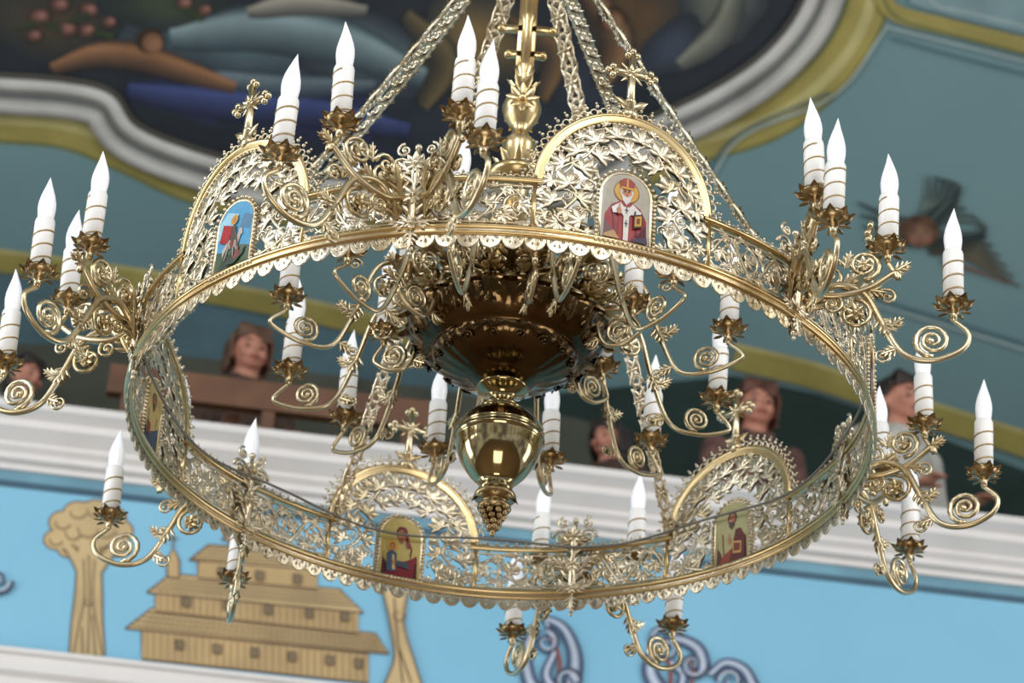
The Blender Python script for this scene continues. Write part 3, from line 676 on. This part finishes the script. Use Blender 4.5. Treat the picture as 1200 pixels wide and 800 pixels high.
drape([(60,80),(110,62),(160,64),(214,80),(276,102)],34,(78,54,40),(152,110,78)); drape([(290,14),(350,2),(430,12)],30,(88,88,82),(154,152,138)); drape([(684,-16),(726,44),(704,104)],42,(66,48,36),(138,104,70)); drape([(796,76),(844,34),(864,-20)],36,(76,80,74),(130,134,120)); drape([(596,24),(652,60),(636,118)],34,(54,48,42),(110,86,58)); drape([(476,16),(524,70),(496,126)],38,(62,56,48),(102,90,64))
for cx,cy,r_ in ((46,20,14),(78,34,13),(104,12,12),(70,6,12),(40,42,10),(102,36,11),(128,26,9),(216,4,10),(240,12,9)):
    for k in range(5):
        t=1-k*.2; cp.blob(cx+k*.8,cy-k*.6,r_*t,r_*.72*t,mix((76,54,48),(170,120,110),k/4))
for cx,cy,a in ((60,30,.4),(92,22,-.5),(120,40,.2),(30,30,-.3),(226,16,.5)): cp.stroke([(cx-14*math.cos(a),cy-14*math.sin(a)),(cx,cy),(cx+14*math.cos(a),cy+14*math.sin(a))],(3,8),(52,66,44),3)
for cx,cy in ((176,48),(716,22)):
    cp.blob(cx,cy,17,15,(58,42,32)); cp.blob(cx+3,cy+3,12,12,(126,90,66)); cp.blob(cx+5,cy+5,8,8,(144,106,80))
cp.stroke([(-120,292),(0,306),(160,328),(330,358),(520,400)],26,OC); cp.stroke([(-120,280),(0,294),(160,316),(330,346),(520,388)],5,OL)
cp.poly([(-120,310),(0,322),(160,344),(330,374),(520,414),(520,520),(-120,470)],(92,124,134))
cp.stroke([(860,418),(960,442),(1060,476),(1200,520),(1300,560)],30,OC); cp.stroke([(860,404),(960,428),(1060,462),(1200,506)],5,OL)
cp.poly([(560,470),(860,440),(960,462),(1060,496),(1300,590),(1300,720),(560,600)],(46,66,62))
cp.poly([(-120,395),(150,408),(520,456),(700,496),(700,640),(-120,560)],(96,100,90))
CRM=(160,178,178); DT=(72,106,118)
for q,w,c in (([(830,215),(870,160),(980,110),(1040,30)],3,CRM),([(822,218),(862,160),(972,108)],2.5,DT),([(1040,32),(1120,52),(1300,96)],3,CRM),
    ([(1044,44),(1120,66),(1300,112)],2.5,DT),([(900,330),(1000,350),(1300,440)],3,CRM),([(905,322),(1000,342),(1300,432)],2.5,DT)): cp.stroke(q,w,c)
cp.stroke([(1030,-20),(1048,14),(1120,34),(1300,78)],20,OC); cp.stroke([(1030,-20),(1050,20),(1120,42),(1300,88)],4,GR)
cp.poly([(1060,-60),(1066,4),(1120,20),(1300,62),(1300,-60)],(126,156,162)); cp.stroke([(1085,-40),(1092,2),(1140,16),(1300,54)],3,CRM)
# painted winged cherub head, layered feathers
WD=(42,62,64); WM=(90,110,104); WB=(104,90,68)
def feather(P_,w,c):
    cp.stroke(P_,(w,2),mix(c,(20,30,30),.35)); cp.stroke([(x-1,y-1.5) for x,y in P_],(w*.6,1),c); cp.stroke([(x-1.5,y-2) for x,y in P_],(w*.2,.6),mix(c,(170,176,160),.4))
for k in range(8): feather([(1090,292-2*k),(1130+3*k,300-4*k),(1196-8*k,336-12*k)],13,mix(WB,WD,k/7))
for k in range(7): feather([(1090,268-k),(1112+2*k,258-6*k),(1150-9*k,262-9*k)],11,mix(WM,WD,k/7))
for k in range(6): feather([(1068,262+4*k),(1044-k,254+7*k),(1006+3*k,238+14*k)],12,mix(WD,WM,k/6))
for k in range(5): feather([(1078,256),(1086+5*k,236),(1088+9*k,206+4*k)],9,mix(WM,WD,k/5))
cp.stroke([(1104,306),(1146,318),(1182,332)],(5,2),(120,76,62))
for k in range(30):
    a=pi*.8+k*pi*1.4/29; x,y=1077+18*math.cos(a),272+15*math.sin(a); cp.blob(x,y,6,5,rp.choice([(84,60,46),(70,50,38),(98,72,54)]),10)
for k in range(4): cp.blob(1078+k*.6,275+k*.5,17*(1-.14*k),15.5*(1-.14*k),mix((104,76,60),(150,116,92),k/3))
cp.blob(1070,281,5,4,(152,104,88)); cp.blob(1087,281,5,4,(152,104,88))
for x in (1071,1085): cp.blob(x,272,2.6,1.4,(46,32,28)); cp.stroke([(x-4,268),(x,266),(x+4,268)],1.2,(70,46,36))
cp.stroke([(1078,272),(1077,278),(1080,279)],1.4,(100,68,52)); cp.blob(1078,285,4,1.5,(120,58,52))
obj('ceiling_painting',cp.mb.mesh('ceiling_painting',[M_PAINT],False),kind='structure',label='painted ochre bands, panels and oval scene on the teal ceiling')
mb=MB()
fr=[(p.x,p.y) for p in catmull([(x,y,0) for x,y in frame],5)]
for off,rad,c in ((6,.045,(190,190,186)),(18,.03,(104,108,106)),(24,.03,(176,176,172)),(33,.045,(188,188,184)),(-4,.022,(64,62,56))):
    P=[]
    for i,(x,y) in enumerate(fr):
        a=Vector(fr[max(0,i-1)]); b_=Vector(fr[min(len(fr)-1,i+1)]); t=(b_-a).normalized(); nn=Vector((-t.y,t.x))
        P.append(cl(x+nn.x*off,y+nn.y*off,.03))
    mb.col=lin(c); mb.tube(P,rad,8)
obj('trim_6',mb.mesh('trim_6',[M_PAINT]),kind='structure')

# ---------------------------------------------------------------- people
M_SKIN=mat('skin',(190,136,112),.55,0,rgb2=(170,112,92),scale=9); M_EYE=mat('eye_dark',(34,24,20),.3); M_LIP=mat('lip',(140,72,64),.5)
def tp(mb,P,r,n=10): mb.tube(catmull(P,4),[r[0]+(r[1]-r[0])*k/((len(P)-1)*4) for k in range((len(P)-1)*4+1)],n)
def body_mesh():
    mb=MB()
    mb.sphere((0,.012,1.545),(.078,.092,.09),20,14); mb.sphere((0,-.02,1.497),(.066,.068,.066),18,12); mb.sphere((0,-.045,1.455),(.038,.032,.024),12,8)
    mb.sphere((0,-.088,1.506),(.012,.020,.022),8,6); mb.sphere((0,-.08,1.537),(.042,.014,.007),8,6)
    for s in (1,-1):
        mb.sphere((s*.080,.005,1.515),(.010,.018,.03),8,6); mb.sphere((s*.038,-.064,1.493),(.025,.022,.02),8,6)
    mb.sphere((0,-.083,1.468),(.022,.012,.010),8,6)
    tp(mb,[(0,.015,1.5),(0,.02,1.43),(0,.025,1.34)],(.05,.06))
    mb.sphere((0,.03,1.3),(.16,.09,.09),16,10); mb.sphere((0,.02,1.2),(.145,.1,.16),16,10); mb.sphere((0,.02,1.0),(.135,.09,.16),16,10); mb.sphere((0,.03,.88),(.155,.11,.13),16,10)
    for s in (1,-1):
        mb.sphere((s*.165,.03,1.31),(.055,.055,.06),12,8)
        tp(mb,[(s*.17,.03,1.31),(s*.195,.02,1.1),(s*.2,-.02,1.02)],(.048,.04)); tp(mb,[(s*.2,-.02,1.02),(s*.17,-.14,1.0),(s*.14,-.24,1.01)],(.04,.026))
        mb.sphere((s*.13,-.28,1.01),(.038,.05,.016),10,6)
        for k in range(4):
            x=s*(.104+.017*k); l=.06+.012*(k in(1,2)); tp(mb,[(x,-.31,1.015),(x,-.31-l*.6,1.012),(x,-.31-l,.995)],(.0085,.007),7)
        tp(mb,[(s*.11,-.255,1.01),(s*.08,-.285,1.005),(s*.073,-.315,1.0)],(.012,.008),7)
        tp(mb,[(s*.085,.03,.86),(s*.09,.02,.5),(s*.085,.04,.08)],(.085,.042)); mb.sphere((s*.085,-.03,.045),(.045,.12,.045),12,8)
    return mb.mesh('person',[M_SKIN])
def remesh(o,v,it=4):
    m=o.modifiers.new('r','REMESH'); m.mode='VOXEL'; m.voxel_size=v; m.use_smooth_shade=True
    s=o.modifiers.new('s','SMOOTH'); s.factor=.5; s.iterations=it
bm_=body_mesh()
def clothing_mesh():
    mb=MB()
    mb.sphere((0,.03,1.29),(.175,.105,.1),16,10); mb.sphere((0,.02,1.2),(.165,.12,.17),16,10); mb.sphere((0,.02,1.0),(.155,.115,.18),16,10); mb.sphere((0,.03,.86),(.17,.13,.15),16,10)
    mb.tube([(0,.022,1.34),(0,.026,1.39)],[.088,.072],14)
    for s in (1,-1):
        mb.sphere((s*.168,.03,1.31),(.066,.066,.066),12,8)
        tp(mb,[(s*.02,-.1,1.28),(s*.05,-.07,1.36),(s*.06,.03,1.405)],(.018,.02),8)
        tp(mb,[(s*.172,.03,1.31),(s*.2,.02,1.1),(s*.205,-.02,1.02)],(.062,.055)); tp(mb,[(s*.205,-.02,1.02),(s*.175,-.13,1.0),(s*.148,-.23,1.01)],(.055,.038))
        tp(mb,[(s*.085,.03,.88),(s*.09,.02,.5),(s*.085,.04,.1)],(.1,.06))
    return mb.mesh('clothing',[])
cl_me=clothing_mesh()
def hair_mesh(long):
    mb=MB(); rh=random.Random(4)
    mb.sphere((0,.036,1.57),(.086,.086,.086),20,14); mb.sphere((0,.05,1.51),(.08,.07,.09),16,10)
    for k in range(17):
        x=-.072+.009*k; u=(x+.02); tp(mb,[(-.02+u*.3,.0,1.648),(x*.9,-.06,1.628),(x*1.04,-.080+abs(x)*.4,1.582-abs(u)*.28+rh.uniform(-.008,.008))],(.012,.006),7)
    for s in (1,-1):
        for k in range(7):
            y=-.035+.02*k; zl=(1.45 if long else 1.53)+rh.uniform(-.025,.02)
            tp(mb,[(s*.05,y+.02,1.63),(s*(.084+rh.uniform(0,.006)),y,1.575),(s*((.088 if long else .08)+rh.uniform(-.004,.008)),y+.008,zl)],(.013,.007),7)
    if long: mb.sphere((0,.06,1.46),(.08,.05,.07),14,8)
    return mb.mesh('hair',[])
hl,hs=hair_mesh(True),hair_mesh(False)
eyes=[]
for s in (1,-1):
    emb=MB(); emb.sphere((s*.031,-.080,1.519),(.013,.007,.0055),10,6)
    eyes.append(emb.mesh('eye',[M_EYE]))
brows=[]
for s in (1,-1):
    emb=MB(); emb.tube([(s*.014,-.088,1.541),(s*.03,-.091,1.548),(s*.048,-.080,1.541)],.0032,5); brows.append(emb.mesh('eyebrow',[M_EYE]))
emb=MB(); emb.tube([(-.024,-.086,1.466),(-.008,-.095,1.469),(.008,-.095,1.469),(.024,-.086,1.466)],[.003,.006,.006,.003],6); mouth_me=emb.mesh('mouth',[M_LIP])
def person(px,py,hair,cloth,long,yaw=0,tilt=0,back=.42,label=''):
    p=wl(px,py,-back-.25); s=(p.z-zf)/1.51
    e=obj('person',bm_,loc=(p.x,p.y,zf),rz=psi+yaw,label=label,category='person'); e.scale=(s,s,s); e.rotation_euler.x=tilt
    remesh(e,.008,3)
    c=obj('clothing',cl_me.copy(),e); c.data.materials.append(cloth); remesh(c,.012,3)
    h_=obj('hair',(hl if long else hs).copy(),e); h_.data.materials.append(hair); remesh(h_,.0055,1)
    for m_ in eyes: obj('eye',m_,e)
    for m_ in brows: obj('eyebrow',m_,e)
    obj('mouth',mouth_me,e)
    return e
H_RED=mat('hair_auburn',(96,52,34),.5,0,var=.6,scale=30,bump=.6,bscale=60); H_DK=mat('hair_dark',(44,34,30),.5,0,var=.4,scale=30,bump=.5,bscale=60); H_SC=mat('hair_brown',(96,66,46),.6,0,var=.5,scale=25)
C_MAR=mat('cloth_maroon',(66,44,42),.85,0,rgb2=(104,74,66),scale=22,bump=.5,bscale=25); C_GRY=mat('cloth_pale',(186,184,176),.85,0,var=.3,scale=6,bump=.5,bscale=20); C_BRN=mat('cloth_brown',(74,54,42),.85,0,var=.4,scale=6,bump=.5,bscale=20); C_DK=mat('cloth_dark',(42,42,46),.85,0,var=.3)
person(886,482,H_RED,C_MAR,True,yaw=.1,label='woman with auburn hair in a maroon patterned top')
person(1056,476,H_DK,C_GRY,False,yaw=.5,label='dark-haired person in a pale grey jacket looking sideways')
person(712,520,H_DK,C_BRN,True,yaw=-.7,back=.3,label='dark-haired person in brown clothes behind the parapet')
person(292,418,H_SC,C_BRN,True,yaw=.25,label='person with brown hair in brown clothes')
person(28,446,H_DK,C_GRY,False,yaw=.8,label='dark-haired person in pale clothing')

# ---------------------------------------------------------------- light
w=bpy.data.worlds.new('World'); scene.world=w; w.use_nodes=True; nt=w.node_tree; bg=nt.nodes['Background']
tc=nt.nodes.new('ShaderNodeTexCoord'); nz=nt.nodes.new('ShaderNodeTexNoise'); nz.inputs['Scale'].default_value=3.2; nz.inputs['Detail'].default_value=2
nt.links.new(tc.outputs['Generated'],nz.inputs['Vector'])
cr=nt.nodes.new('ShaderNodeValToRGB'); cr.color_ramp.elements[0].position=.4; cr.color_ramp.elements[0].color=(.26,.26,.26,1); cr.color_ramp.elements[1].position=.62; cr.color_ramp.elements[1].color=(.94,.97,1.0,1)  # made-up bright and dark patches for contrast in the metal reflections
nt.links.new(nz.outputs['Fac'],cr.inputs['Fac']); nt.links.new(cr.outputs['Color'],bg.inputs['Color']); bg.inputs['Strength'].default_value=.74
def area(loc,tgt,sx,sy,e,c=(1,1,1)):
    l=bpy.data.lights.new('added_area_light','AREA'); l.shape='RECTANGLE'; l.size=sx; l.size_y=sy; l.energy=e; l.color=c
    o=bpy.data.objects.new('added_area_light',l); COL.objects.link(o); o.location=loc; o.rotation_euler=(Vector(tgt)-Vector(loc)).to_track_quat('-Z','Y').to_euler()  # unseen area lamps standing for windows, added for bright spots in the metal
area((-8,-3,8),(0,0,5.8),3,5,400,(.94,.97,1)); area((8,-4,9),(0,0,5.8),3,5,320,(1,.98,.95))
area((-3,-9,10.5),(0,0,5.8),2,3.5,290,(.97,.98,1)); area((3,-9,10),(0,0,5.8),2,3.5,290,(1,.98,.95)); area((0,-5,1.0),(0,0,5.8),3,2,90,(1,.96,.9))  # last one: added warm fill from below, no window there
area((-9,1,5),(0,6,8),3,4,240,(.95,.98,1)); area((9,1,5),(2,6,8),3,4,205,(.98,.98,1))
